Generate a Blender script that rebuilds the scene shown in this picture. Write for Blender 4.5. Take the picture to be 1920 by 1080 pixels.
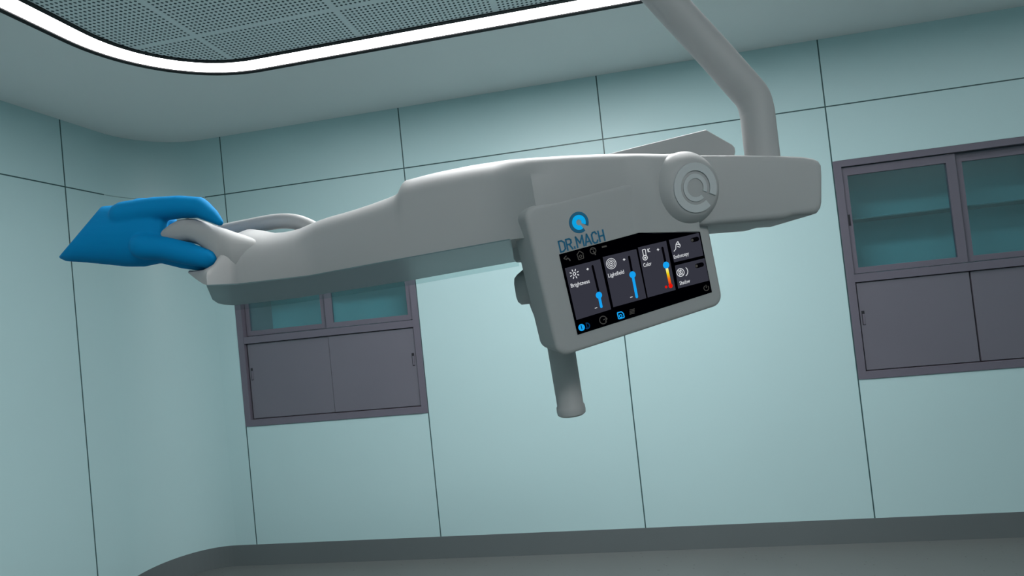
import bpy, bmesh, math
from mathutils import Vector, Matrix, noise

for o in list(bpy.data.objects):
    bpy.data.objects.remove(o, do_unlink=True)
scene = bpy.context.scene
COL = scene.collection

# ------------------------------------------------------------------ camera
FPX = 1050.0
CAM = Vector((3.2199, -3.76243, 1.55032 + 0.15))
YAW, PITCH, ROLL = 0.14938, 0.026637, -0.104524
cy_, sy_ = math.cos(YAW), math.sin(YAW)
FW = Vector((-sy_*math.cos(PITCH), cy_*math.cos(PITCH), math.sin(PITCH)))
_r = Vector((cy_, sy_, 0)); _u = _r.cross(FW)
RT = (math.cos(ROLL)*_r + math.sin(ROLL)*_u).normalized()
UP = (-math.sin(ROLL)*_r + math.cos(ROLL)*_u).normalized()
cd = bpy.data.cameras.new('camera'); cam = bpy.data.objects.new('camera', cd); COL.objects.link(cam)
cd.sensor_width = 36.0; cd.lens = FPX/1920*36.0; cd.clip_start = 0.05
m = Matrix.Identity(4)
for i in range(3):
    m[i][0] = RT[i]; m[i][1] = UP[i]; m[i][2] = -FW[i]; m[i][3] = CAM[i]
cam.matrix_world = m
scene.camera = cam

# ------------------------------------------------------------------ world and exposure
world = bpy.data.worlds.new('world'); scene.world = world; world.use_nodes = True
world.node_tree.nodes['Background'].inputs[0].default_value = (0.5, 0.6, 0.65, 1)
world.node_tree.nodes['Background'].inputs[1].default_value = 0.02
vs = scene.view_settings
vs.view_transform = 'Standard'; vs.look = 'None'; vs.exposure = 0.0; vs.gamma = 1.0
vs.use_curve_mapping = False
RING_STRENGTH = 7.0      # the recessed light strip in the ceiling lights the room along with two added panels

# ------------------------------------------------------------------ measures
W, DP, H = 8.1165, 6.90, 3.15         # room width, depth, height
H1 = 2.72                           # horizontal panel joint
BB = 0.15                           # coved skirting height
RC = 0.43                           # rounded room corner
SEAM0, PAN = 0.593, 1.3865
SKR = 0.012

def ray(px, py):
    return FW + RT*((px-960)/FPX) - UP*((py-540)/FPX)
def proj(P):
    d = P-CAM; z = d.dot(FW)
    return (960+FPX*d.dot(RT)/z, 540-FPX*d.dot(UP)/z)
def on_plane(px, py, p0, n):
    d = ray(px, py)
    return CAM + d*((p0-CAM).dot(n)/d.dot(n))

# ------------------------------------------------------------------ materials
def lin(c):
    out = []
    for v in c:
        v = v/255.0
        out.append(v/12.92 if v <= 0.04045 else ((v+0.055)/1.055)**2.4)
    return tuple(out)
def mat(name, col, rough=0.5, metal=0.0, noise_amt=0.03, scale=8.0, spec=0.5, coat=0.0):
    mt = bpy.data.materials.new(name); mt.use_nodes = True
    nt = mt.node_tree; b = nt.nodes['Principled BSDF']
    b.inputs['Roughness'].default_value = rough
    b.inputs['Metallic'].default_value = metal
    b.inputs['Specular IOR Level'].default_value = spec
    b.inputs['Coat Weight'].default_value = coat
    tc = nt.nodes.new('ShaderNodeTexCoord'); nz = nt.nodes.new('ShaderNodeTexNoise')
    nz.inputs['Scale'].default_value = scale; nz.inputs['Detail'].default_value = 3
    nt.links.new(tc.outputs['Object'], nz.inputs['Vector'])
    mx = nt.nodes.new('ShaderNodeMix'); mx.data_type = 'RGBA'
    mx.inputs[6].default_value = (*[c*(1-noise_amt) for c in col], 1)
    mx.inputs[7].default_value = (*[min(1, c*(1+noise_amt)) for c in col], 1)
    nt.links.new(nz.outputs['Fac'], mx.inputs[0])
    nt.links.new(mx.outputs[2], b.inputs['Base Color'])
    return mt
def emis(name, col, strength=1.0):
    mt = bpy.data.materials.new(name); mt.use_nodes = True
    nt = mt.node_tree; b = nt.nodes['Principled BSDF']
    b.inputs['Base Color'].default_value = (0.0, 0.0, 0.0, 1)
    b.inputs['Roughness'].default_value = 0.5
    b.inputs['Specular IOR Level'].default_value = 0.0
    b.inputs['Emission Color'].default_value = (*lin(col), 1)
    b.inputs['Emission Strength'].default_value = strength
    return mt

def math_node(nt, op, a, b=None, c=None):
    n = nt.nodes.new('ShaderNodeMath'); n.operation = op
    for i, v in enumerate((a, b, c)):
        if v is None: continue
        if isinstance(v, (int, float)): n.inputs[i].default_value = v
        else: nt.links.new(v, n.inputs[i])
    return n.outputs[0]

WALLC = (0.46, 0.64, 0.66)
def wall_mat(name, axis, start, width=0.004, hwidth=0.004, only_h=False, vfade=1.0, hmix=1.0):
    """lacquered panels; joints every PAN metres along the wall and one level joint at H1"""
    mt = mat(name, WALLC, rough=0.38, noise_amt=0.03, scale=0.9, spec=0.35)
    nt = mt.node_tree; b = nt.nodes['Principled BSDF']
    src = b.inputs['Base Color'].links[0].from_socket
    tc = nt.nodes.new('ShaderNodeTexCoord'); sp = nt.nodes.new('ShaderNodeSeparateXYZ')
    nt.links.new(tc.outputs['Object'], sp.inputs[0])
    u = sp.outputs[axis]; z = sp.outputs[2]
    hz = math_node(nt, 'LESS_THAN', math_node(nt, 'ABSOLUTE', math_node(nt, 'SUBTRACT', z, H1)), hwidth)
    hz = math_node(nt, 'MULTIPLY', hz, hmix)
    line = hz
    if not only_h:
        a = math_node(nt, 'ADD', math_node(nt, 'SUBTRACT', u, start), 20*PAN)
        a = math_node(nt, 'ADD', a, PAN/2)
        f = math_node(nt, 'MODULO', a, PAN)
        v = math_node(nt, 'LESS_THAN', math_node(nt, 'ABSOLUTE', math_node(nt, 'SUBTRACT', f, PAN/2)), width)
        v = math_node(nt, 'MULTIPLY', v, vfade)
        line = math_node(nt, 'MAXIMUM', hz, v)
    mx = nt.nodes.new('ShaderNodeMix'); mx.data_type = 'RGBA'
    nt.links.new(line, mx.inputs[0]); nt.links.new(src, mx.inputs[6])
    mx.inputs[7].default_value = (0.035, 0.085, 0.09, 1)
    nt.links.new(mx.outputs[2], b.inputs['Base Color'])
    return mt

M = {}
M['wall_x'] = wall_mat('lacquered_wall_panels_long', 0, SEAM0)
M['wall_y'] = wall_mat('lacquered_wall_panels_side', 1, -0.71)
M['corner'] = wall_mat('lacquered_corner_panel', 0, 0, only_h=True, hwidth=0.003, hmix=0.5)
M['ceiling'] = mat('painted_ceiling', (0.86, 0.87, 0.87), rough=0.7, noise_amt=0.02, scale=1.0, spec=0.2)
M['floor'] = mat('grey_vinyl_floor', (0.135, 0.15, 0.15), rough=0.42, noise_amt=0.08, scale=3.0, spec=0.4)
M['skirting'] = mat('dark_vinyl_skirting', (0.12, 0.14, 0.145), rough=0.45, noise_amt=0.08, scale=2.0)
M['black'] = mat('black_trim', (0.004, 0.004, 0.006), rough=0.5, spec=0.2)
PANEL_STRENGTH, PANEL_FRONT = 31.0, 18.0    # two added out-of-view panels that brighten the back wall and light head
M['panel'] = emis('fill_panel_glow', (255, 255, 255), PANEL_STRENGTH)
M['panel_front'] = emis('fill_panel_glow_front', (255, 255, 255), PANEL_FRONT)
M['strip'] = emis('white_light_strip', (255, 255, 255), RING_STRENGTH)
M['cab'] = mat('mauve_grey_lacquered_steel', (0.135, 0.125, 0.16), rough=0.42, noise_amt=0.06, scale=2.5)
M['cab_door'] = mat('mauve_grey_door_sheet', (0.145, 0.140, 0.172), rough=0.4, noise_amt=0.08, scale=2.0)
M['cab_edge'] = mat('dark_edge_gap', (0.012, 0.012, 0.018), rough=0.6)
M['cab_in'] = mat('cabinet_lining', (0.19, 0.44, 0.49), rough=0.5, noise_amt=0.08, scale=2.0)
M['shelf'] = mat('dark_shelf', (0.05, 0.13, 0.145), rough=0.5, noise_amt=0.05)
M['lamp'] = mat('satin_grey_plastic', (0.325, 0.332, 0.333), rough=0.55, noise_amt=0.02, scale=6, spec=0.3)
M['lamp_light'] = mat('satin_light_grey_plastic', (0.42, 0.445, 0.455), rough=0.5, noise_amt=0.02, scale=6, spec=0.3)
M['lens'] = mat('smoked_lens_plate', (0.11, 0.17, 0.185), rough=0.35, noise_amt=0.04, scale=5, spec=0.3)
M['glove'] = mat('blue_nitrile', (0.0, 0.21, 0.48), rough=0.75, noise_amt=0.02, scale=10, spec=0.1)
M['brand_dark'] = mat('printed_dark_blue', (0.004, 0.13, 0.25), rough=0.5)
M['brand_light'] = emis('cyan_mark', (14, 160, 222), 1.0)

# speckled floor
nt = M['floor'].node_tree; b = nt.nodes['Principled BSDF']; src = b.inputs['Base Color'].links[0].from_socket
vz = nt.nodes.new('ShaderNodeTexVoronoi'); vz.inputs['Scale'].default_value = 22
tc = nt.nodes.new('ShaderNodeTexCoord'); nt.links.new(tc.outputs['Object'], vz.inputs['Vector'])
lt = math_node(nt, 'LESS_THAN', vz.outputs['Distance'], 0.10)
mx = nt.nodes.new('ShaderNodeMix'); mx.data_type = 'RGBA'
nt.links.new(math_node(nt, 'MULTIPLY', lt, 0.6), mx.inputs[0]); nt.links.new(src, mx.inputs[6]); mx.inputs[7].default_value = (0.05, 0.055, 0.055, 1)
nt.links.new(mx.outputs[2], b.inputs['Base Color'])

# perforated ceiling sheets: 0.72 m modules, 32 x 32 cells, the first row and column of cells left blank
def perforated():
    mt = mat('perforated_ceiling_sheet', (0.80, 0.86, 0.875), rough=0.6, noise_amt=0.02, scale=1.0, spec=0.2)
    nt = mt.node_tree; b = nt.nodes['Principled BSDF']; src = b.inputs['Base Color'].links[0].from_socket
    tc = nt.nodes.new('ShaderNodeTexCoord'); sp = nt.nodes.new('ShaderNodeSeparateXYZ')
    nt.links.new(tc.outputs['Object'], sp.inputs[0])
    cell = 0.0225
    terms = []; ok = None
    for ax, st in ((0, 1.435-0.72*4-0.5*cell), (1, -1.315-0.72*12-0.5*cell)):
        a = math_node(nt, 'DIVIDE', math_node(nt, 'SUBTRACT', sp.outputs[ax], st), cell)
        k = math_node(nt, 'MODULO', a, 32)
        g = math_node(nt, 'GREATER_THAN', k, 1.0)
        f = math_node(nt, 'SUBTRACT', math_node(nt, 'FRACT', a), 0.5)
        terms.append(math_node(nt, 'MULTIPLY', f, f))
        ok = g if ok is None else math_node(nt, 'MULTIPLY', ok, g)
    d = math_node(nt, 'SQRT', math_node(nt, 'ADD', terms[0], terms[1]))
    hole = math_node(nt, 'MULTIPLY', math_node(nt, 'LESS_THAN', d, 0.27), ok)
    mx = nt.nodes.new('ShaderNodeMix'); mx.data_type = 'RGBA'
    nt.links.new(hole, mx.inputs[0]); nt.links.new(src, mx.inputs[6]); mx.inputs[7].default_value = (0.045, 0.075, 0.085, 1)
    nt.links.new(mx.outputs[2], b.inputs['Base Color'])
    return mt
M['perf'] = perforated()

def glass(name, tint, transp, rough=0.08):
    mt = bpy.data.materials.new(name); mt.use_nodes = True
    nt = mt.node_tree; nt.nodes.clear()
    out = nt.nodes.new('ShaderNodeOutputMaterial')
    tr = nt.nodes.new('ShaderNodeBsdfTransparent'); tr.inputs[0].default_value = (*tint, 1)
    gl = nt.nodes.new('ShaderNodeBsdfGlossy'); gl.inputs['Color'].default_value = (0.8, 0.9, 0.9, 1)
    gl.inputs['Roughness'].default_value = rough
    mx = nt.nodes.new('ShaderNodeMixShader'); mx.inputs[0].default_value = 1-transp
    nt.links.new(tr.outputs[0], mx.inputs[1]); nt.links.new(gl.outputs[0], mx.inputs[2])
    nt.links.new(mx.outputs[0], out.inputs[0])
    return mt
M['pane'] = glass('teal_glass_pane', (0.80, 0.95, 0.97), 0.90, 0.3)
M['rim_glass'] = glass('clear_rim_glass', (0.87, 0.92, 0.92), 0.97, 0.2)

# ------------------------------------------------------------------ helpers
def link(name, bm, material, parent=None, smooth=True, bevel=0, org=None, sharp=35):
    """one mesh object; vertices are given in world space, org is the world location of its origin"""
    bmesh.ops.remove_doubles(bm, verts=bm.verts, dist=1e-6)
    bmesh.ops.recalc_face_normals(bm, faces=bm.faces)
    if org is None:
        org = parent_org(parent) if parent else Vector((0, 0, 0))
    for v in bm.verts: v.co -= org
    me = bpy.data.meshes.new(name); bm.to_mesh(me); bm.free()
    me.materials.append(material)
    if smooth:
        for p in me.polygons: p.use_smooth = True
        try: me.set_sharp_from_angle(angle=math.radians(sharp))
        except Exception: pass
    o = bpy.data.objects.new(name, me); COL.objects.link(o)
    if parent:
        o.parent = parent
        o.location = org - parent_org(parent)
    else:
        o.location = org
    if bevel:
        md = o.modifiers.new('bevel', 'BEVEL'); md.width = bevel; md.segments = 4; md.limit_method = 'ANGLE'
        md.angle_limit = math.radians(30)
    return o
def parent_org(p):
    v = Vector((0, 0, 0))
    while p is not None:
        v += p.location; p = p.parent
    return v
def empty(name, loc, label, cat, group=None):
    o = bpy.data.objects.new(name, None); COL.objects.link(o); o.location = loc; o.empty_display_size = 0.1
    o['label'] = label; o['category'] = cat
    if group: o['group'] = group
    return o
def struct(o): o['kind'] = 'structure'; return o
def box(bm, x0, x1, y0, y1, z0, z1):
    vs_ = [bm.verts.new((x, y, z)) for x in (x0, x1) for y in (y0, y1) for z in (z0, z1)]
    for f in ((0,1,3,2),(4,6,7,5),(0,4,5,1),(2,3,7,6),(0,2,6,4),(1,5,7,3)):
        bm.faces.new([vs_[i] for i in f])
def obox(bm, o, ax, ay, az, x0, x1, y0, y1, z0, z1):
    vs_ = [bm.verts.new(o+ax*x+ay*y+az*z) for x in (x0, x1) for y in (y0, y1) for z in (z0, z1)]
    for f in ((0,1,3,2),(4,6,7,5),(0,4,5,1),(2,3,7,6),(0,2,6,4),(1,5,7,3)):
        bm.faces.new([vs_[i] for i in f])
def loft(bm, rings, closed=True, cap=True):
    R = [[bm.verts.new(p) for p in r] for r in rings]; n = len(R[0])
    for a, b_ in zip(R, R[1:]):
        for i in range(n if closed else n-1):
            j = (i+1) % n
            bm.faces.new((a[i], a[j], b_[j], b_[i]))
    if cap:
        bm.faces.new(list(reversed(R[0]))); bm.faces.new(R[-1])
def perp(ax):
    t = Vector((0, 0, 1)) if abs(ax.z) < 0.9 else Vector((1, 0, 0))
    a = ax.cross(t).normalized(); return a, ax.cross(a).normalized()
def lathe(bm, o, ax, prof, n=48):
    ax = ax.normalized(); a, b_ = perp(ax)
    loft(bm, [[o+ax*h+(a*math.cos(2*math.pi*i/n)+b_*math.sin(2*math.pi*i/n))*max(r, 1e-4) for i in range(n)] for h, r in prof])
def tube(bm, pts, rad, n=24, squash=None):
    if not isinstance(rad, (list, tuple)): rad = [rad]*len(pts)
    up = None; rings = []
    for i, p in enumerate(pts):
        d = (pts[min(i+1, len(pts)-1)]-pts[max(i-1, 0)]).normalized()
        if up is None: a, b_ = perp(d)
        else:
            a = (up-d*up.dot(d)).normalized(); b_ = d.cross(a).normalized()
        up = a
        rings.append([p+(a*math.cos(2*math.pi*k/n)+b_*math.sin(2*math.pi*k/n))*rad[i] for k in range(n)])
    loft(bm, rings)
def smooth_path(pts, it=3):
    for _ in range(it):
        q = [pts[0]]
        for a, b_ in zip(pts, pts[1:]): q += [a*0.75+b_*0.25, a*0.25+b_*0.75]
        q.append(pts[-1]); pts = q
    return pts
def interp(tab, x):
    if x <= tab[0][0]: return tab[0][1]
    for (a, va), (b_, vb) in zip(tab, tab[1:]):
        if x <= b_: return va+(vb-va)*(x-a)/(b_-a)
    return tab[-1][1]

# ------------------------------------------------------------------ room shell
def corner_pts(cx, cy, a0, a1, r, n=14):
    return [(cx+r*math.cos(a0+(a1-a0)*i/n), cy+r*math.sin(a0+(a1-a0)*i/n)) for i in range(n+1)]
def wall_strip(name, pts, z0, z1, material, thick=0.1, smooth=True):
    """vertical wall following plan points; thick to the outside (left of travel)"""
    bm = bmesh.new(); out = []
    for i, p in enumerate(pts):
        a = Vector(pts[max(i-1, 0)]); b_ = Vector(pts[min(i+1, len(pts)-1)]); d = (b_-a).normalized()
        nrm = Vector((-d.y, d.x)); out.append((p[0]+nrm.x*thick, p[1]+nrm.y*thick))
    loft(bm, [[Vector((p[0], p[1], z0)), Vector((p[0], p[1], z1)), Vector((q[0], q[1], z1)), Vector((q[0], q[1], z0))] for p, q in zip(pts, out)])
    return struct(link(name, bm, material, smooth=smooth))

CABX = (0.5935, 4.7545)                  # left edges of the two built-in cabinets
CW, CZ0, CZ1 = 1.386, 1.005, 2.370
def wall_back():
    bm = bmesh.new()
    t = 0.5
    xs = [RC, CABX[0]+0.004, CABX[0]+CW-0.004, CABX[1]+0.004, CABX[1]+CW-0.004, W-RC]
    for i in range(5):
        if i in (1, 3):
            box(bm, xs[i], xs[i+1], 0, t, BB, CZ0+0.004); box(bm, xs[i], xs[i+1], 0, t, CZ1-0.004, H)
        else:
            box(bm, xs[i], xs[i+1], 0, t, BB, H)
    box(bm, RC, W-RC, 0, t, 0, BB)
    return struct(link('wall_back', bm, M['wall_x'], smooth=False))
wall_back()
wall_strip('wall_left', [(0, -DP+RC), (0, -RC)], 0, H, M['wall_y'], smooth=False)
wall_strip('wall_right', [(W, -RC), (W, -DP+RC)], 0, H, M['wall_y'], smooth=False)
wall_strip('wall_front', [(W-RC, -DP), (RC, -DP)], 0, H, M['wall_x'], smooth=False)
pi = math.pi
for nm, c, a0 in (('wall_corner_left', (RC, -RC), pi), ('wall_corner_right', (W-RC, -RC), pi/2),
                  ('wall_corner_front_right', (W-RC, -DP+RC), 0), ('wall_corner_front_left', (RC, -DP+RC), -pi/2)):
    wall_strip(nm, corner_pts(c[0], c[1], a0, a0-pi/2, RC), 0, H, M['corner'])

def rrect(x0, x1, y0, y1, r, n=20):
    pts = []
    for cx, cy, a in ((x1-r, y1-r, 0), (x0+r, y1-r, pi/2), (x0+r, y0+r, pi), (x1-r, y0+r, 1.5*pi)):
        for i in range(n+1):
            t = a+pi/2*i/n; pts.append((cx+r*math.cos(t), cy+r*math.sin(t)))
    return pts
bm = bmesh.new(); f = [bm.verts.new((x, y, 0)) for x, y in rrect(-0.05, W+0.05, -DP-0.05, 0.05, RC)]
fc = bm.faces.new(f); e = bmesh.ops.extrude_face_region(bm, geom=[fc])
for v in e['geom']:
    if isinstance(v, bmesh.types.BMVert): v.co.z -= 0.1
struct(link('floor', bm, M['floor'], smooth=False))

def frame_ring(name, A, B, z0, z1, material):
    """flat band between two plan loops of the same point count"""
    bm = bmesh.new()
    n = len(A)
    va = [bm.verts.new((*p, z0)) for p in A]; vb = [bm.verts.new((*p, z0)) for p in B]
    vc = [bm.verts.new((*p, z1)) for p in B]; vd = [bm.verts.new((*p, z1)) for p in A]
    for i in range(n):
        j = (i+1) % n
        for a, b_ in ((va, vb), (vb, vc), (vc, vd), (vd, va)):
            bm.faces.new((a[i], a[j], b_[j], b_[i]))
    return struct(link(name, bm, material, smooth=False))
OX, OY = 0.868, 0.862          # outer edge of the light ring from the walls
def ringloop(off, r): return rrect(OX+off, W-OX-off, -DP+OY+off, -OY-off, r)
R0 = 0.62
L0 = ringloop(0, R0); L1 = ringloop(0.028, R0-0.02); L2 = ringloop(0.144, R0-0.105); L3 = ringloop(0.172, R0-0.125)
frame_ring('ceiling', rrect(-0.05, W+0.05, -DP-0.05, 0.05, RC), L0, H, H+0.1, M['ceiling'])
frame_ring('trim_1', L0, L1, H-0.004, H+0.1, M['black'])
frame_ring('trim_2', L2, L3, H-0.004, H+0.1, M['black'])
# skirting: dark vinyl carried up the wall
A = rrect(0, W, -DP, 0, RC); B = rrect(SKR*0.2, W-SKR*0.2, -DP+SKR*0.2, -SKR*0.2, RC)
frame_ring('baseboard_room', A, B, 0, BB, M['skirting'])
bm = bmesh.new(); n = len(L1)
for loops in ((L1, L2),):
    a = [bm.verts.new((*p, H+0.002)) for p in L1]; b_ = [bm.verts.new((*p, H+0.002)) for p in L2]
    c = [bm.verts.new((*p, H+0.03)) for p in L2]; d = [bm.verts.new((*p, H+0.03)) for p in L1]
    for i in range(n):
        j = (i+1) % n
        for p, q in ((a, b_), (b_, c), (c, d), (d, a)): bm.faces.new((p[i], p[j], q[j], q[i]))
strip = link('light_strip', bm, M['strip'], smooth=False)
strip['label'] = 'glowing white light strip recessed as a rounded ring in the ceiling'; strip['category'] = 'ceiling light'
bm = bmesh.new(); fc = bm.faces.new([bm.verts.new((*p, H)) for p in L3])
e = bmesh.ops.extrude_face_region(bm, geom=[fc])
for v in e['geom']:
    if isinstance(v, bmesh.types.BMVert): v.co.z += 0.05
struct(link('ceiling_center', bm, M['perf'], smooth=False))

# two unseen glowing panels added to brighten the back wall and light head, set inside the light ring, one towards each end of the room (above and behind the frame)
def fill_panel(x0, x1, y0, y1, material, label):
    lum = empty('added_fill_panel', Vector(((x0+x1)/2, (y0+y1)/2, H)), label, 'ceiling light')
    bm = bmesh.new()
    for a in ((x0, x0+0.03, y0, y1), (x1-0.03, x1, y0, y1), (x0+0.03, x1-0.03, y0, y0+0.03), (x0+0.03, x1-0.03, y1-0.03, y1)):
        box(bm, *a, H-0.012, H+0.02)
    link('frame', bm, M['ceiling'], lum, smooth=False)
    bm = bmesh.new(); box(bm, x0+0.03, x1-0.03, y0+0.03, y1-0.03, H-0.006, H+0.01)
    link('glow_sheet', bm, material, lum, smooth=False)
fill_panel(2.515, 3.955, -2.395, -1.675, M['panel'], 'added unseen fill panel in the ceiling nearer the cabinets')
fill_panel(3.235, 4.675, -5.60, -4.88, M['panel_front'], 'added unseen fill panel in the ceiling at the far end from the cabinets')

# ------------------------------------------------------------------ built-in cabinets
def cabinet(x0, label, flip):
    z0, z1 = CZ0, CZ1; x1 = x0+CW
    root = empty('wall_cabinet', (x0+CW/2, 0, z0), label, 'cabinet', None)
    fw = 0.046; mid0, mid1 = 1.605, 1.655
    xi0, xi1 = x0+fw, x1-fw; zi0, zi1 = z0+fw, z1-fw+0.006
    bm = bmesh.new()
    box(bm, x0, xi0, -0.006, 0.40, z0, z1); box(bm, xi1, x1, -0.006, 0.40, z0, z1)
    box(bm, xi0, xi1, -0.006, 0.40, z0, zi0); box(bm, xi0, xi1, -0.006, 0.40, zi1, z1)
    box(bm, xi0, xi1, -0.003, 0.40, mid0, mid1)
    link('frame', bm, M['cab'], root, smooth=False, bevel=0.0015)
    bm = bmesh.new(); box(bm, xi0, xi1, 0.385, 0.40, zi0, zi1); link('back_panel', bm, M['cab_in'], root, smooth=False)
    bm = bmesh.new(); box(bm, xi0, xi1, 0.09, 0.385, 2.0, 2.007); link('shelf', bm, M['shelf'], root, smooth=False)
    xm = (xi0+xi1)/2
    g = 0.004
    # glazed sliding doors
    for k in (0, 1):
        a, b_ = (xi0+g, xm+0.006) if k == 0 else (xm-0.004, xi1-g)
        yy = (0.012, 0.032) if (k == 0) != flip else (0.036, 0.056)
        if k == 0: a2, b2 = a+0.030, b_-0.052
        else: a2, b2 = a+0.055, b_-0.030
        c0, c1 = mid1+g, zi1-g
        bm = bmesh.new()
        box(bm, a, a2, *yy, c0, c1); box(bm, b2, b_, *yy, c0, c1)
        box(bm, a2, b2, *yy, c0, c0+0.036); box(bm, a2, b2, *yy, c1-0.052, c1)
        dr = link('glass_door', bm, M['cab'], root, smooth=False, bevel=0.002)
        bm = bmesh.new(); ym = (yy[0]+yy[1])/2
        box(bm, a2-0.003, b2+0.003, ym-0.002, ym+0.002, c0+0.033, c1-0.049)
        link('pane', bm, M['pane'], dr, smooth=False)
        hx = a+0.014 if k == 0 else b_-0.014
        bm = bmesh.new(); box(bm, hx-0.006, hx+0.006, yy[0]-0.002, yy[0]+0.001, 1.96, 2.03)
        link('handle', bm, M['cab_edge'], dr, smooth=False, bevel=0.003)
    # solid sliding doors
    for k in (0, 1):
        a, b_ = (xi0+0.012, xm) if k == 0 else (xm+(0.003 if flip else 0.012), xi1-0.006)
        yy = (0.010, 0.028) if (k == 0) != flip else (0.014, 0.031)
        bm = bmesh.new(); box(bm, a, b_, *yy, zi0+0.005, mid0-0.005)
        dr = link('sliding_door', bm, M['cab_door'], root, smooth=False, bevel=0.002)
        hx = a+0.018 if k == 0 else b_-0.022
        bm = bmesh.new(); tubep = [Vector((hx, yy[0]-0.0, 1.345)), Vector((hx, yy[0], 1.415))]
        box(bm, hx-0.009, hx+0.009, yy[0]-0.0015, yy[0]+0.002, 1.335, 1.425)
        h = link('recessed_pull', bm, M['cab_edge'], dr, smooth=False, bevel=0.006)
        h['label'] = 'dark slot-shaped finger pull'
        bm = bmesh.new(); box(bm, hx-0.005, hx+0.008, yy[0]-0.003, yy[0]+0.001, 1.340, 1.405)
        link('pull_plate', bm, M['cab'], dr, smooth=False, bevel=0.003)
    # guide behind the doors, dark
    bm = bmesh.new(); box(bm, xi0, xi1, 0.060, 0.066, zi0, mid0)
    link('dust_panel', bm, M['cab_edge'], root, smooth=False)
    return root
cabinet(CABX[0], 'mauve-grey built-in wall cabinet behind the surgical light, its upper half hidden by the light head', True)
cabinet(CABX[1], 'mauve-grey built-in wall cabinet at the right edge, both glazed upper doors in view', False)

# ------------------------------------------------------------------ surgical light
D_HEAD = 0.75
H0 = CAM + ray(955, 448)*D_HEAD
TL = 0.053
_rt = Vector((cy_, sy_, 0)); UZ = Vector((0, 0, 1))
HX = (_rt*math.cos(TL)+UZ*math.sin(TL)).normalized()
HZ = (UZ*math.cos(TL)-_rt*math.sin(TL)).normalized()
HY = HZ.cross(HX).normalized()          # away from the camera
def hp(px, py, y=0.0): return on_plane(px, py, H0+HY*y, HY)
def hz_(px, py, z=0.0): return on_plane(px, py, H0+HZ*z, HZ)
def loc(P): d = P-H0; return Vector((d.dot(HX), d.dot(HY), d.dot(HZ)))
def glob(x, y, z): return H0+HX*x+HY*y+HZ*z

# control-unit frame, solved from the four screen corners
D0 = 0.72
SC = [CAM+ray(1048, 477)*D0, CAM+ray(1307, 407)*D0*1.08154, CAM+ray(1335, 548)*D0*1.10026, CAM+ray(1083, 628)*D0*1.01872]
EX = (SC[1]-SC[0]).normalized(); EY = (SC[0]-SC[3]).normalized()     # right, up
EX = (EX+(SC[2]-SC[3]).normalized()).normalized(); EY = (EY-EX*EY.dot(EX)).normalized()
EN = EX.cross(EY).normalized()                                       # towards the viewer
def sp_(px, py, q=0.0): return on_plane(px, py, SC[0]+EN*q, EN)
def bl(P): d = P-SC[0]; return (d.dot(EX), d.dot(EY), d.dot(EN))
def bg(s, t, q): return SC[0]+EX*s+EY*t+EN*q

lamp = empty('surgical_light', H0, 'grey ceiling-mounted surgical light on a bent arm with a lit control screen', 'surgical light')

# ---- head shell
top_t = [(352,508),(368,506),(378,496),(390,482),(398,458),(410,436),(432,429),(450,432),(480,437),(510,435),(540,428),(575,414),(590,408),(640,395),(700,376),(733,363),(741,344),(748,338),(800,325),(880,310),(960,299),(1000,296),(1060,292),(1130,289),(1200,288),(1290,290)]
near_t = [(352,511),(368,524),(385,535),(447,532),(580,517),(720,490),(955,448),(1205,436),(1290,434)]
far_t = [(395,558),(410,568),(440,571),(560,557),(778,523),(900,501),(968,489),(1040,477),(1200,450)]
def head_ring(px):
    yt = interp(top_t, px)
    # near edge on the lens plane left of the hub, constant depth right of it
    def near(pb):
        yb = interp(near_t, pb)
        if pb < 385: P = loc(hp(pb, yb, Y385+ (385-pb)*0.0012)); return P
        if pb <= 955: return loc(hz_(pb, yb, 0))
        yb_ = loc(sp_(pb, 420, 0.0)).y+0.0015
        k_ = min(1, (pb-955)/55.0); k_ = k_*k_*(3-2*k_)
        w_ = min(1, max(0, (pb-1185)/55.0)); yb_ -= 0.014*w_*w_*(3-2*w_)
        return loc(hp(pb, yb, yb_*k_))
    pb = px + 0.16*(interp(near_t, px)-yt)
    pb = max(pb, 353)
    N = near(pb)
    pf = min(max(pb+34, 398), 1100)
    F = loc(hz_(pf, interp(far_t, pf), 0))
    y0 = N.y
    y1 = F.y if px > 400 else y0+ (F.y-y0)*max(0.15, min(1, (px-340)/60.0))
    y1 = min(y1, 0.27)
    zb = N.z
    h = 0.05
    for it in range(12):
        ring = []
        for k in range(25):
            t = pi*k/24
            c = math.cos(t); s = max(math.sin(t), 0)
            y = (y0+y1)/2-(y1-y0)/2*math.copysign(abs(c)**(0.75 if px < 960 else max(0.3, 0.75-0.01*(px-960))), c)
            z = zb+h*s**0.62
            # keep the section narrow on top so that the crest lies over the near third
            y = y - (z-zb)/max(h,1e-4)*(y1-y0)*0.10*(1-abs(c))
            y -= (z-zb)*0.14*min(1, max(0, (px-955)/55.0))*(1 if k < 12 else 0.3)
            ring.append(glob(N.x, y, z))
        my = min(proj(p)[1] for p in ring[1:-1])
        h += (my-yt)*0.75/FPX
        h = max(h, 0.004)
    return ring
Y385 = loc(hz_(385, 535, 0)).y
pxs = [352,356,362,369,376,382,388,395,402,409,418,430,445,460,480,500,520,540,560,580,600,625,650,680,710,728,734,738,742,748,760,780,810,840,880,920,955,990,1030,1070,1110,1140,1150,1160,1170,1180,1190,1200,1210,1220,1230,1240,1265,1290]
bm = bmesh.new()
loft(bm, [head_ring(p) for p in pxs])
head = link('lamp_head', bm, M['lamp'], lamp, sharp=50)

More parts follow.
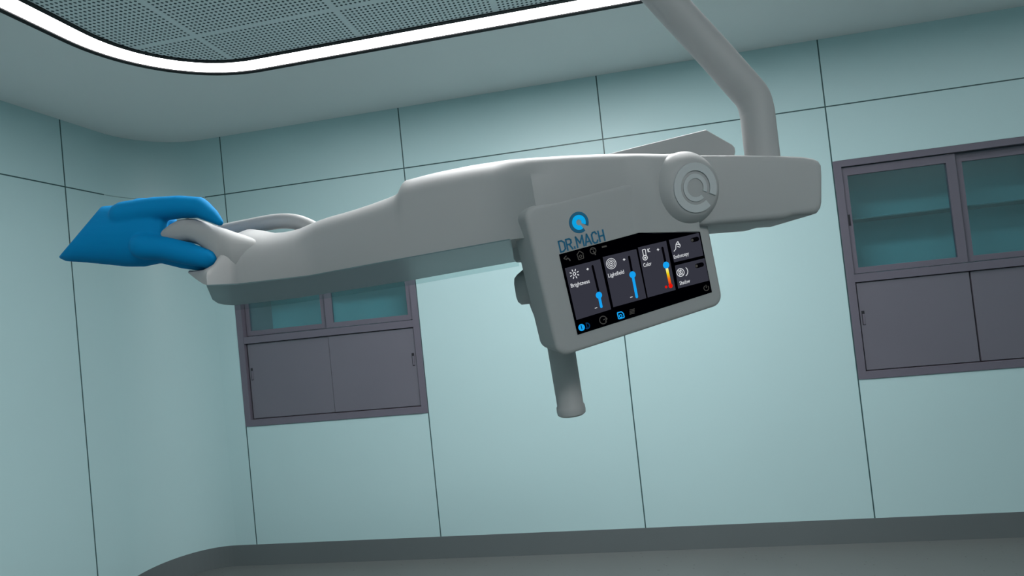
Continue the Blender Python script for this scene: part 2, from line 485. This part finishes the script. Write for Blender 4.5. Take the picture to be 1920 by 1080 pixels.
# ---- lens plate under the head, and its clear rim
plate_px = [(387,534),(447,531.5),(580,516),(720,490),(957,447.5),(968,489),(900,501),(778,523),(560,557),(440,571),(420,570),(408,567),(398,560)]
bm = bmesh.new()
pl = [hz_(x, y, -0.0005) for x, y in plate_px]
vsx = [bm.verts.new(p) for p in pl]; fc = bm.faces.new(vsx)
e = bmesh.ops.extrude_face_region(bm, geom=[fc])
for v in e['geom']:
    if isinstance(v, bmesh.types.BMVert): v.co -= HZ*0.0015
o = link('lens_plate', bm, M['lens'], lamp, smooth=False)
o['label'] = 'dark smoked underside of the light head'
bm = bmesh.new(); far = [hz_(x, y, 0) for x, y in ((440,571),(560,557),(778,523),(900,501),(972,488))]
loft(bm, [[p, p+HY*0.003, p+HY*0.003-HZ*0.012, p-HZ*0.012] for p in far])
o = link('clear_rim', bm, M['rim_glass'], lamp, smooth=False)

# ---- grip tongue held by the hand and the loop behind it
def bar(stations, ya, yb, e=0.7):
    rings = []
    for i, (px, t, b_) in enumerate(stations):
        k = min(1.0, 0.35+0.3*i)
        m_ = (ya+yb)/2+max(0, px-420)*0.00055; hw = (yb-ya)/2*k
        P = loc(hp(px, t, m_-hw*0.3)); Q = loc(hp(px+0.0*(b_-t), b_, m_-hw*0.3))
        zc = (P.z+Q.z)/2; hh = abs(P.z-Q.z)/2
        r = []
        for j in range(24):
            a = 2*pi*j/24; c, s = math.cos(a), math.sin(a)
            r.append(glob((P.x+Q.x)/2, m_-hw*math.copysign(abs(c)**e, c), zc+hh*math.copysign(abs(s)**e, s)))
        rings.append(r)
    return rings
YTG = loc(hz_(430, 533, 0)).y-0.005
bm = bmesh.new()
loft(bm, bar([(303,443,448),(306,439,453),(313,431,461),(328,419,460),(342,411.5,457),(357,408.5,456),(372,410,461),(386,414,473),(398,419,485),(410,423,500),(425,427,512),(445,434,516),(480,446,496),(520,458,490),(545,464,486)], YTG, YTG+0.042))
link('grip', bm, M['lamp'], lamp, sharp=60)
bm = bmesh.new()
cl = [(400,439),(430,432),(470,424),(515,415),(548,414),(575,422),(606,440)]
P = smooth_path([hp(x, y, 0.16) for x, y in cl])
tube(bm, P, 0.0125, 20)
link('rear_grip', bm, M['lamp'], lamp)

# ---- hub, ring and sterile handle below the head centre
YH = 0.125
A0 = hp(1046, 614, YH)
def hzpx(py):      # height (along HZ) of an image row on the handle axis
    P = hp(1046+0.165*(py-614), py, YH); return (P-A0).dot(HZ)
SCL = 0.875/FPX
def hub(name, prof, m_=None):
    bm = bmesh.new(); lathe(bm, A0, HZ, [(hzpx(y), r*SCL) for y, r in prof], 56)
    return link(name, bm, m_ or M['lamp'], lamp, sharp=40)
hub('hub', [(425,1),(425,60),(476,61),(482,58),(482,44),(500,44)])
hub('hub_ring', [(488,30),(496,44),(506,60),(512,66),(522,68),(546,68),(556,66),(562,60),(563,40),(563,1)])
hub('handle_collar', [(560,1),(560,46),(572,44),(600,37),(608,34),(612,28),(613,1)])
hub('sterile_handle', [(608,1),(608,25.5),(640,25.5),(758,24.5),(761,26.5),(768,27),(775,26),(778,22),(779,1)])

# ---- control unit with the screen
def rr_outline(s0, s1, t0, t1, r, n=8):
    return [(x, y) for x, y in rrect(s0, s1, t0, t1, r, n)]
sL = bl(sp_(1021, 560))[0]; sR = bl(sp_(1349, 520))[0]; tB = bl(sp_(1200, 622))[1]
tT = 0.068
def prism(bm, outline, q0, q1, rim=0.0, steps=4):
    """rounded-edge slab in the control-unit frame; rim = edge rounding"""
    cx = sum(p[0] for p in outline)/len(outline); cyy = sum(p[1] for p in outline)/len(outline)
    sx = max(p[0] for p in outline)-cx; sy = max(p[1] for p in outline)-cyy
    rings = []
    for i in range(steps+1):
        a = pi/2*i/steps; ins = rim*(1-math.sin(a)); q = q1-rim*(1-math.cos(a))
        q = q1-rim+rim*math.cos(a)
        rings.append([bg(cx+(x-cx)*(1-ins/sx), cyy+(y-cyy)*(1-ins/sy), q) for x, y in outline])
    rings.append([bg(x, y, q0) for x, y in outline])
    loft(bm, rings)
bm = bmesh.new()
prism(bm, rr_outline(sL, sR, tB, tT, 0.016), -0.060, 0.0, rim=0.006)
ctrl = link('control_panel', bm, M['lamp'], lamp, sharp=60, org=Vector(bg(0, 0, 0)))
ctrl['label'] = 'grey control unit with a black touch screen'

# ---- joint housing behind the bearing
qh = -0.040
hpx = [(1118,294),(1325,242.5),(1352,258),(1374,270.5),(1379,276),(1380,284),(1377,300),(1384,330),(1384,420),(1150,420)]
ho = [bl(sp_(x, y, qh))[:2] for x, y in hpx]
bm = bmesh.new()
prism(bm, ho, qh-0.09, qh, rim=0.003)
link('joint_housing', bm, M['lamp'], lamp, sharp=40)

# ---- bearing barrel facing the viewer
BC = sp_(1303, 352, 0.023)
k = 0.775/FPX
bm = bmesh.new()
lathe(bm, BC, EN, [(-0.16, 74*k), (-0.052, 74*k), (-0.050, 72*k), (-0.046, 71*k), (-0.020, 70*k), (-0.014, 66*k), (-0.008, 60*k), (-0.003, 54*k), (-0.001, 50*k), (0.0, 47*k), (0.0, 1*k)], 72)
barrel = link('bearing', bm, M['lamp'], lamp, sharp=45)
def c_mark(bm, C, ex, ey, r0, r1, g0, g1, q0, q1, en, n=48):
    """ring from r0 to r1 with a gap between the angles g0..g1 (degrees)"""
    a0, a1 = math.radians(g1), math.radians(g0+360)
    rings = []
    for i in range(n+1):
        a = a0+(a1-a0)*i/n; d = ex*math.cos(a)+ey*math.sin(a)
        rings.append([C+d*r0+en*q0, C+d*r1+en*q0, C+d*r1+en*q1, C+d*r0+en*q1])
    loft(bm, rings)
bm = bmesh.new(); c_mark(bm, BC, EX, EY, 31*k, 45*k, -58, -30, -0.001, 0.0018, EN)
link('bearing_emblem', bm, M['lamp_light'], barrel, sharp=30)
bm = bmesh.new(); c_mark(bm, BC, EX, EY, 17*k, 25*k, -58, -30, -0.001, 0.0012, EN)
link('bearing_emblem', bm, M['lamp_light'], barrel, sharp=30)

# ---- arm block to the right and the bent tube above it
blk = [(1290,292),(1380,291.5),(1460,293),(1500,294.5),(1522,298),(1532,303),(1537,311),(1538,330),(1538,380),(1536,391),(1530,400),(1518,404),(1482,406),(1474,410),(1462,413),(1330,423),(1290,426)]
bm = bmesh.new()
y0b, y1b = 0.030, 0.150
rings = []
base = [loc(hp(x, y, y0b)) for x, y in blk]
cx = sum(p.x for p in base)/len(base); cz = sum(p.z for p in base)/len(base)
sx = max(p.x for p in base)-cx; sz = 0.045
for i in range(5):
    a = pi/2*i/4; ins = 0.010*(1-math.sin(a)); y = y0b-0.010*math.cos(a)
    rings.append([glob(cx+(p.x-cx)*(1-ins/sx), y, cz+(p.z-cz)*(1-ins/sz)) for p in base])
rings.append([glob(p.x, y1b, p.z) for p in base])
loft(bm, rings)
link('arm_block', bm, M['lamp'], lamp, sharp=50)

YT = 0.075
foot = hp(1430, 300, YT)
zt = (hp(1419, 205, YT)-foot).z
e1 = foot+UZ*zt
p1 = hp(1345, 107, YT); p0 = hp(1247, 0, YT)
d01 = (p0-p1).normalized()
far_ = p0+d01*0.42
# mitre: vertical part, rounded elbow, sloping part, second elbow, drop tube up to the ceiling
elbow = hp(1413, 184, YT)
path = [foot-UZ*0.02, foot+UZ*0.01, e1-UZ*0.006]
el = [e1-UZ*0.006, elbow+ (elbow-p1)*0.0, p1+(elbow-p1)*0.72]
path = [foot-UZ*0.03, foot] + smooth_path(el, 3) + [p1, p0]
top = far_+UZ*0.10
path += smooth_path([far_-d01*0.08, far_, far_+UZ*0.08], 3) + [Vector((far_.x, far_.y, H-0.02))]
bm = bmesh.new(); tube(bm, path, 0.0240, 32)
link('arm', bm, M['lamp'], lamp, sharp=60)
bm = bmesh.new(); lathe(bm, Vector((far_.x, far_.y, H)), Vector((0, 0, -1)), [(0, 0.13), (0.05, 0.13), (0.075, 0.11), (0.09, 0.03)], 48)
link('ceiling_cover', bm, M['lamp'], lamp)

# ---- screen graphics, each a thin layer on the glass
DIM = 1.0
E_ = {
 'screen': emis('screen_black', (0, 0, 2), 1), 'tile': emis('screen_tile', (52, 53, 63), 1),
 'white': emis('screen_white', (215, 218, 222), 1), 'grey': emis('screen_grey', (62, 62, 60), 1),
 'blue': emis('screen_blue', (22, 160, 238), 1), 'navy': emis('screen_navy', (8, 50, 90), 1),
 'red': emis('screen_red', (225, 22, 10), 1), 'black': emis('screen_track', (3, 3, 6), 1)}
def grad_mat():
    mt = emis('screen_colour_scale', (255, 255, 255), 1.0); nt = mt.node_tree; b = nt.nodes['Principled BSDF']
    tc = nt.nodes.new('ShaderNodeTexCoord'); rp = nt.nodes.new('ShaderNodeValToRGB'); s = nt.nodes.new('ShaderNodeSeparateXYZ')
    nt.links.new(tc.outputs['Generated'], s.inputs[0]); nt.links.new(s.outputs[2], rp.inputs[0])
    el = rp.color_ramp.elements
    el[0].position = 0.05; el[0].color = (0.8, 0.006, 0.004, 1); el[1].position = 0.95; el[1].color = (0.85, 0.9, 0.85, 1)
    for p, c in ((0.35, (0.85, 0.18, 0.01, 1)), (0.6, (0.85, 0.68, 0.01, 1)), (0.75, (0.9, 0.82, 0.2, 1))):
        x = el.new(p); x.color = c
    nt.links.new(rp.outputs[0], b.inputs['Emission Color']); return mt
E_['grad'] = grad_mat()
QS = 0.0006
def flat(name, polys, key, q, parent=None, label=None):
    bm = bmesh.new()
    for poly in polys:
        a = [sp_(x, y, q) for x, y in poly]
        bm.faces.new([bm.verts.new(p) for p in a])
    o = link(name, bm, E_[key] if isinstance(key, str) else key, parent or ctrl, smooth=False)
    if label: o['label'] = label
    return o
def seg(a, b_, w):
    d = Vector((b_[0]-a[0], b_[1]-a[1])); n_ = Vector((-d.y, d.x)).normalized()*w/2
    return [(a[0]+n_.x, a[1]+n_.y), (b_[0]+n_.x, b_[1]+n_.y), (b_[0]-n_.x, b_[1]-n_.y), (a[0]-n_.x, a[1]-n_.y)]
def disc(c, r, n=24): return [(c[0]+r*0.93*math.cos(2*pi*i/n), c[1]+r*math.sin(2*pi*i/n)) for i in range(n)]
def arcs(c, r0, r1, a0=0, a1=360, n=24):
    out = []
    for i in range(n):
        t0 = math.radians(a0+(a1-a0)*i/n); t1 = math.radians(a0+(a1-a0)*(i+1)/n)
        out.append([(c[0]+0.93*r*math.cos(t), c[1]+r*math.sin(t)) for r, t in ((r0,t0),(r1,t0),(r1,t1),(r0,t1))])
    return out
def capsule(a, b_, w): return [seg(a, b_, w), disc(a, w/2, 12), disc(b_, w/2, 12)]
# black glass; top-right runs up behind the head shell
flat('screen', [[(1048,477),(1307,407),(1335,548),(1083,628)]], 'screen', QS)
T = [[(1059,503),(1125,486),(1146,580),(1081,600)], [(1130,482),(1193,467),(1212,559),(1150,576)],
     [(1196,464),(1249,451.5),(1267,543.5),(1214.5,558)], [(1254,450),(1310.5,436.5),(1319,479),(1264,492)],
     [(1265.5,498),(1321,484),(1329.5,526),(1271.5,541)]]
for t in T: flat('screen_tile', [t], 'tile', QS*1.6)
for a, b_, kx, c in (((1111,499),(1122,546),(1123,553.5),(1127.5,575)), ((1179.5,481.5),(1184.5,508),(1186,515),(1194,556.5)), ((1242,464.5),(1247.5,491),(1249,497),(1257,535))):
    flat('slider_track', capsule(a, b_, 4.2), 'black', QS*2.2)
    third = kx[0] > 1240
    flat('slider_fill', [seg(kx, c, 5.0), disc(c, 2.6, 12)] if not third else [seg(kx, c, 5.0)], 'grad' if third else 'blue', QS*2.6, label='white to red colour scale' if third else 'blue filled part of the slider')
    flat('slider_knob', [disc(kx, 6.4)], 'blue', QS*3.2)
flat('slider_end', [disc((1257.5, 536), 4.2), disc((1249, 538), 2.4)], 'red', QS*3.0, label='red end of the colour scale')
# icons
sun = arcs((1077, 513.6), 1.9, 3.4)
for i in range(8):
    a = 2*pi*(i+0.3)/8; sun.append(seg((1077+5.3*math.cos(a), 513.6+5.3*math.sin(a)), (1077+9*math.cos(a), 513.6+9.4*math.sin(a)), 1.7))
flat('brightness_icon', sun, 'white', QS*2.2)
flat('light_field_icon', arcs((1146,494.3), 0, 1.5)+arcs((1146,494.3), 3.3, 4.5)+arcs((1146,494.3), 6.3, 7.4)+arcs((1146,494.3), 9.2, 10.4), 'white', QS*2.2)
flat('thermometer_icon', arcs((1209.6,483.2), 3.6, 5.2)+[disc((1209.6,483.2), 2.0, 12), seg((1204.5,468.5),(1206.5,479),1.4), seg((1210,467.5),(1211.5,479),1.4), seg((1204.5,468.5),(1210,467.2),1.4),
     seg((1214,466.5),(1215.6,473),1.5), seg((1214.6,470),(1217.6,465.6),1.3), seg((1214.6,469.5),(1219,472.3),1.3)], 'white', QS*2.2)
flat('endoscopy_icon', [seg((1263.5,471.5),(1267,467),1.3), seg((1267,467),(1267.5,458),1.3), seg((1267.5,458),(1271,452.5),1.4), seg((1271,452.5),(1273.5,459),1.4), seg((1267.5,458),(1275.5,458.5),1.3), seg((1270,462),(1275,463.5),1.3), seg((1273,456),(1276,462),1.3)], 'white', QS*2.2)
flat('shadow_icon', arcs((1276,511), 6.6, 8.0)+arcs((1276,511), 3.2, 4.4)+[seg((1271,507),(1281,515),1.0), seg((1277,503.5),(1274,518),1.0)]+arcs((1280.5,509.5), 9.0, 10.4, -55, 55, 12), 'white', QS*2.2)
for c in ((1101.8,504.6),(1170.2,486.6),(1233.8,468)):
    flat('plus_sign', [seg((c[0]-2.2,c[1]+.5),(c[0]+2.2,c[1]-.5),1.5), seg((c[0]-.4,c[1]-2.2),(c[0]+.4,c[1]+2.2),1.5)], 'white', QS*2.2)
for c in ((1117.6,577.4),(1184,557)):
    flat('minus_sign', [seg((c[0]-2.2,c[1]+.7),(c[0]+2.2,c[1]-.7),1.3)], 'white', QS*2.2)
for a, b_ in (((1299,450),(1307,448)), ((1307,498.5),(1316,496))):
    flat('toggle_switch', capsule(a, b_, 8.5), 'black', QS*2.2)
    flat('toggle_dot', [disc((a[0]-1, a[1]+.3), 2.6, 14)], 'grey', QS*2.8)
G = 'grey'
flat('back_icon', [seg((1057,485),(1062,479.5),1.8), seg((1057,485),(1063.5,486.5),1.8)]+arcs((1063,491), 5.6, 8.0, -95, -15, 10), G, QS*1.6)
flat('home_icon', [seg((1081.5,478.5),(1086.5,470.5),1.5), seg((1086.5,470.5),(1094,475.5),1.5), seg((1083,479),(1085,487),1.5), seg((1093,476),(1094.5,484),1.5), seg((1085,487),(1094.5,484),1.5)]+arcs((1088.5,480.5), 1.6, 3.0), G, QS*1.6)
flat('camera_icon', arcs((1112,470), 5.0, 6.6)+[seg((1112,470),(1117,478),2.2), seg((1108,468),(1116,466),1.4)], G, QS*1.6)
flat('menu_icon', [seg((1128.5,463.5),(1137.5,461.2),3.0)], G, QS*1.6)
flat('lamp_mode_icon', [disc((1090.5,614), 6.6)], 'blue', QS*1.8)
flat('lamp_mode_dot', [seg((1089.5,610),(1091.3,617.5),1.5)], 'navy', QS*2.6)
flat('lamp_mode_ring', arcs((1100.5,611), 4.0, 6.4, -120, 120, 18)+[seg((1099,607),(1101,615),1.6)], 'navy', QS*1.6)
flat('recirculate_icon', arcs((1131,600), 6.4, 8.0, 20, 330, 22)+[seg((1131,600),(1138,596.5),1.6), seg((1135,603),(1138.5,597),1.6)], G, QS*1.6)
flat('room_icon', [seg((1157.5,586.5),(1160,598),2.0), seg((1157.5,586.5),(1165,584.5),2.0), seg((1160,598),(1170.5,595),2.0), seg((1165,584.5),(1169,588),2.0), seg((1169,588),(1170.5,595),2.0)]+arcs((1163.8,592.5), 1.8, 3.4), 'blue', QS*1.6)
flat('keypad_icon', [seg((1180.5,581.5+i*2.6),(1190,579+i*2.6),1.3) for i in range(4)], G, QS*1.6)
flat('power_icon', arcs((1324.3,540), 4.2, 5.6, -50, 230, 20)+[seg((1323.5,534),(1324.5,540),1.4)], G, QS*1.6)

def text(name, body, a, b_, hpx, key, q, parent=None, ext=0.0, bold=0.0):
    cu = bpy.data.curves.new('font_'+name, 'FONT'); cu.body = body; cu.resolution_u = 3; cu.offset = bold
    ob = bpy.data.objects.new('tmp_text', cu); COL.objects.link(ob)
    dg = bpy.context.evaluated_depsgraph_get()
    me = bpy.data.meshes.new_from_object(ob.evaluated_get(dg))
    COL.objects.unlink(ob); bpy.data.objects.remove(ob)
    xs = [v.co.x for v in me.vertices]; ys = [v.co.y for v in me.vertices]
    x0, x1 = min(xs), max(xs)
    A = sp_(*a, q); B = sp_(*b_, q); dx = (B-A); wd = dx.length; dx.normalize()
    dy = EN.cross(dx).normalized()
    hh = (sp_(a[0], a[1]-hpx, q)-A).length
    cap = 0.72 if not name.startswith('brand') else (max(ys)-min(ys))
    bm = bmesh.new(); bm.from_mesh(me)
    for v in bm.verts:
        v.co = A+dx*((v.co.x-x0)/(x1-x0)*wd)+dy*(v.co.y/cap*hh)
    if ext:
        e = bmesh.ops.extrude_face_region(bm, geom=list(bm.faces))
        for v in e['geom']:
            if isinstance(v, bmesh.types.BMVert): v.co += EN*ext
    return link(name, bm, E_[key] if key in E_ else M[key], parent or ctrl, smooth=False)
text('caption', 'Brightness', (1071,539.5), (1106,530), 7.5, 'white', QS*2.2, bold=0.01)
text('caption', 'Lightfield', (1141,520.5), (1170.5,512.5), 7.5, 'white', QS*2.2, bold=0.01)
text('caption', 'Color', (1207,501), (1222,497), 7.5, 'white', QS*2.2, bold=0.01)
text('caption', 'Endoscopy', (1264,485.5), (1292,478), 7.2, 'white', QS*2.2, bold=0.01)
text('caption', 'Shadow', (1275,534.5), (1294,529.5), 7.2, 'white', QS*2.2, bold=0.01)
# printed wordmark, letters built from strokes
GL = {'D': (0.62, [((0,0),(0,1)), ((0,1),(.3,1)), ((.3,1),(.55,.8)), ((.55,.8),(.55,.2)), ((.55,.2),(.3,0)), ((.3,0),(0,0))]),
      'R': (0.60, [((0,0),(0,1)), ((0,1),(.35,1)), ((.35,1),(.5,.88)), ((.5,.88),(.5,.62)), ((.5,.62),(.35,.5)), ((.35,.5),(0,.5)), ((.25,.5),(.52,0))]),
      '.': (0.16, [((0,0),(0,.14))]),
      'M': (0.76, [((0,0),(0,1)), ((0,1),(.34,.35)), ((.34,.35),(.68,1)), ((.68,1),(.68,0))]),
      'A': (0.62, [((-.04,0),(.26,1)), ((.26,1),(.56,0)), ((.07,.3),(.45,.3))]),
      'C': (0.58, [((.5,.8),(.38,1)), ((.38,1),(.15,1)), ((.15,1),(0,.82)), ((0,.82),(0,.18)), ((0,.18),(.15,0)), ((.15,0),(.38,0)), ((.38,0),(.5,.2))]),
      'H': (0.60, [((0,0),(0,1)), ((.5,0),(.5,1)), ((0,.5),(.5,.5))])}
tot = sum(GL[c][0]+0.14 for c in 'DR.MACH')-0.2
bA = Vector((1051.5, 472.5)); bB = Vector((1135.0, 450.5)); ux = (bB-bA)/tot; uy = Vector((-4.4, -19.5))
bm = bmesh.new(); x = 0.0
for ch in 'DR.MACH':
    w_, st = GL[ch]
    for a, b_ in st:
        pa = bA+ux*(x+a[0])+uy*a[1]; pb = bA+ux*(x+b_[0])+uy*b_[1]
        d = (pb-pa).normalized()*1.1
        lo = [bm.verts.new(sp_(px, py, 0.0001)) for px, py in seg(pa-d, pb+d, 3.0)]
        hi = [bm.verts.new(sp_(px, py, 0.0006)) for px, py in seg(pa-d, pb+d, 3.0)]
        bm.faces.new(hi)
        for k_ in range(4): bm.faces.new((lo[k_], lo[(k_+1) % 4], hi[(k_+1) % 4], hi[k_]))
    x += w_+0.14
link('brand_text', bm, M['brand_dark'], ctrl, smooth=False)['label'] = 'dark blue maker lettering above the screen'
bc = sp_(1085.2, 417, 0.0)
kk = 0.725/FPX
bm = bmesh.new(); c_mark(bm, bc, EX, EY, 13.2*kk, 20*kk, -62, -32, 0.0, 0.0006, EN)
link('brand_ring', bm, M['brand_dark'], ctrl, smooth=False)['label'] = 'dark blue open ring mark'
bm = bmesh.new(); c_mark(bm, bc, EX, EY, 5.6*kk, 14*kk, -66, -28, 0.0, 0.0007, EN)
link('brand_ring', bm, M['brand_light'], ctrl, smooth=False)['label'] = 'bright cyan inner part of the ring mark'

# ------------------------------------------------------------------ gloved hand gripping the far end of the head
def ellring(cx, cy, dx, dy, yc, yh, n=28):
    """elliptical section: half-vector (dx,dy) in image pixels on depth plane yc, half-depth yh"""
    C = hp(cx, cy, yc); V = hp(cx+dx, cy+dy, yc)-C
    DV = ray(cx, cy).normalized()
    return [C+V*math.sin(2*pi*i/n)+DV*(yh*math.cos(2*pi*i/n)) for i in range(n)]
gb = bmesh.new()
YG = 0.035
sec = [((190,387),(109,483),0.030),((196,386),(124,490),0.034),((212,385),(158,492),0.038),((236,380),(200,496),0.041),((258,371),(238,500),0.042),((284,371),(272,500),0.041),((302,376),(300,494),0.034),((314,392),(314,480),0.022)]
rings = [ellring((a[0]+b_[0])/2, (a[1]+b_[1])/2, (a[0]-b_[0])/2, (a[1]-b_[1])/2, YG, yh) for a, b_, yh in sec]
loft(gb, rings)
def limb(pts):
    """chain of (px, py, radius_px, depth) joined as tapered, round-ended segments"""
    P = [hp(x, y, d) for x, y, r, d in pts]; R = [r*0.78/FPX for x, y, r, d in pts]
    Q = []; RR = []
    for i in range(len(P)-1):
        for t in (0, .25, .5, .75):
            Q.append(P[i].lerp(P[i+1], t)); RR.append(R[i]*(1-t)+R[i+1]*t)
    Q.append(P[-1]); RR.append(R[-1])
    d0 = (P[0]-P[1]).normalized(); d1 = (P[-1]-P[-2]).normalized()
    pre = [(P[0]+d0*R[0]*math.sin(a), R[0]*math.cos(a)) for a in (1.4, 1.0, .5)]
    post = [(P[-1]+d1*R[-1]*math.sin(a), R[-1]*math.cos(a)) for a in (.5, 1.0, 1.4)]
    tube(gb, [p for p, r in pre]+Q+[p for p, r in post], [r for p, r in pre]+RR+[r for p, r in post], 20)
# thumb over the grip, fingers curled underneath, nearest the camera first
limb([(235,404,26,0.02),(290,393,23,0.015),(338,388,21,0.012),(374,389,19.5,0.012),(398,405,13,0.010),(412,417,7,0.008)])
limb([(270,462,24,0.005),(312,466,21,0.004),(350,475,21,0.004),(388,485,17,0.006)])
limb([(262,472,26,0.028),(306,474,20,0.026),(346,485,19,0.024),(376,491,17,0.026)])
limb([(255,474,25,0.050),(300,473,19,0.050),(345,484,18,0.049),(372,490,16,0.048)])
limb([(245,470,23,0.068),(290,470,17,0.070),(330,480,15,0.070),(354,486,14,0.068)])
limb([(240,432,44,0.055),(285,430,36,0.055),(318,424,18,0.055)])
hand = link('gloved_hand', gb, M['glove'], None, org=hp(230, 440, YG), sharp=180)
hand['label'] = 'hand in a plain blue glove gripping the left end of the light head'; hand['category'] = 'hand'
md = hand.modifiers.new('remesh', 'REMESH'); md.mode = 'VOXEL'; md.voxel_size = 0.0022; md.use_smooth_shade = True
md = hand.modifiers.new('smooth', 'SMOOTH'); md.factor = 0.5; md.iterations = 4
# rolled cuff at the wrist
rg = ellring(152, 437, 37, -45, YG, 0.029, 40)
bm = bmesh.new()
n = len(rg); ctr = sum(rg, Vector())/n
axis = (hp(190, 470, YG)-hp(150, 435, YG)).normalized()
rings = []
for i, p in enumerate(rg):
    d = (p-ctr).normalized()
    rings.append([p+(d*math.cos(2*pi*j/10)+axis*math.sin(2*pi*j/10))*0.0016 for j in range(10)])
rings.append(rings[0]); loft(bm, rings, cap=False)
link('glove_cuff', bm, M['glove'], hand)
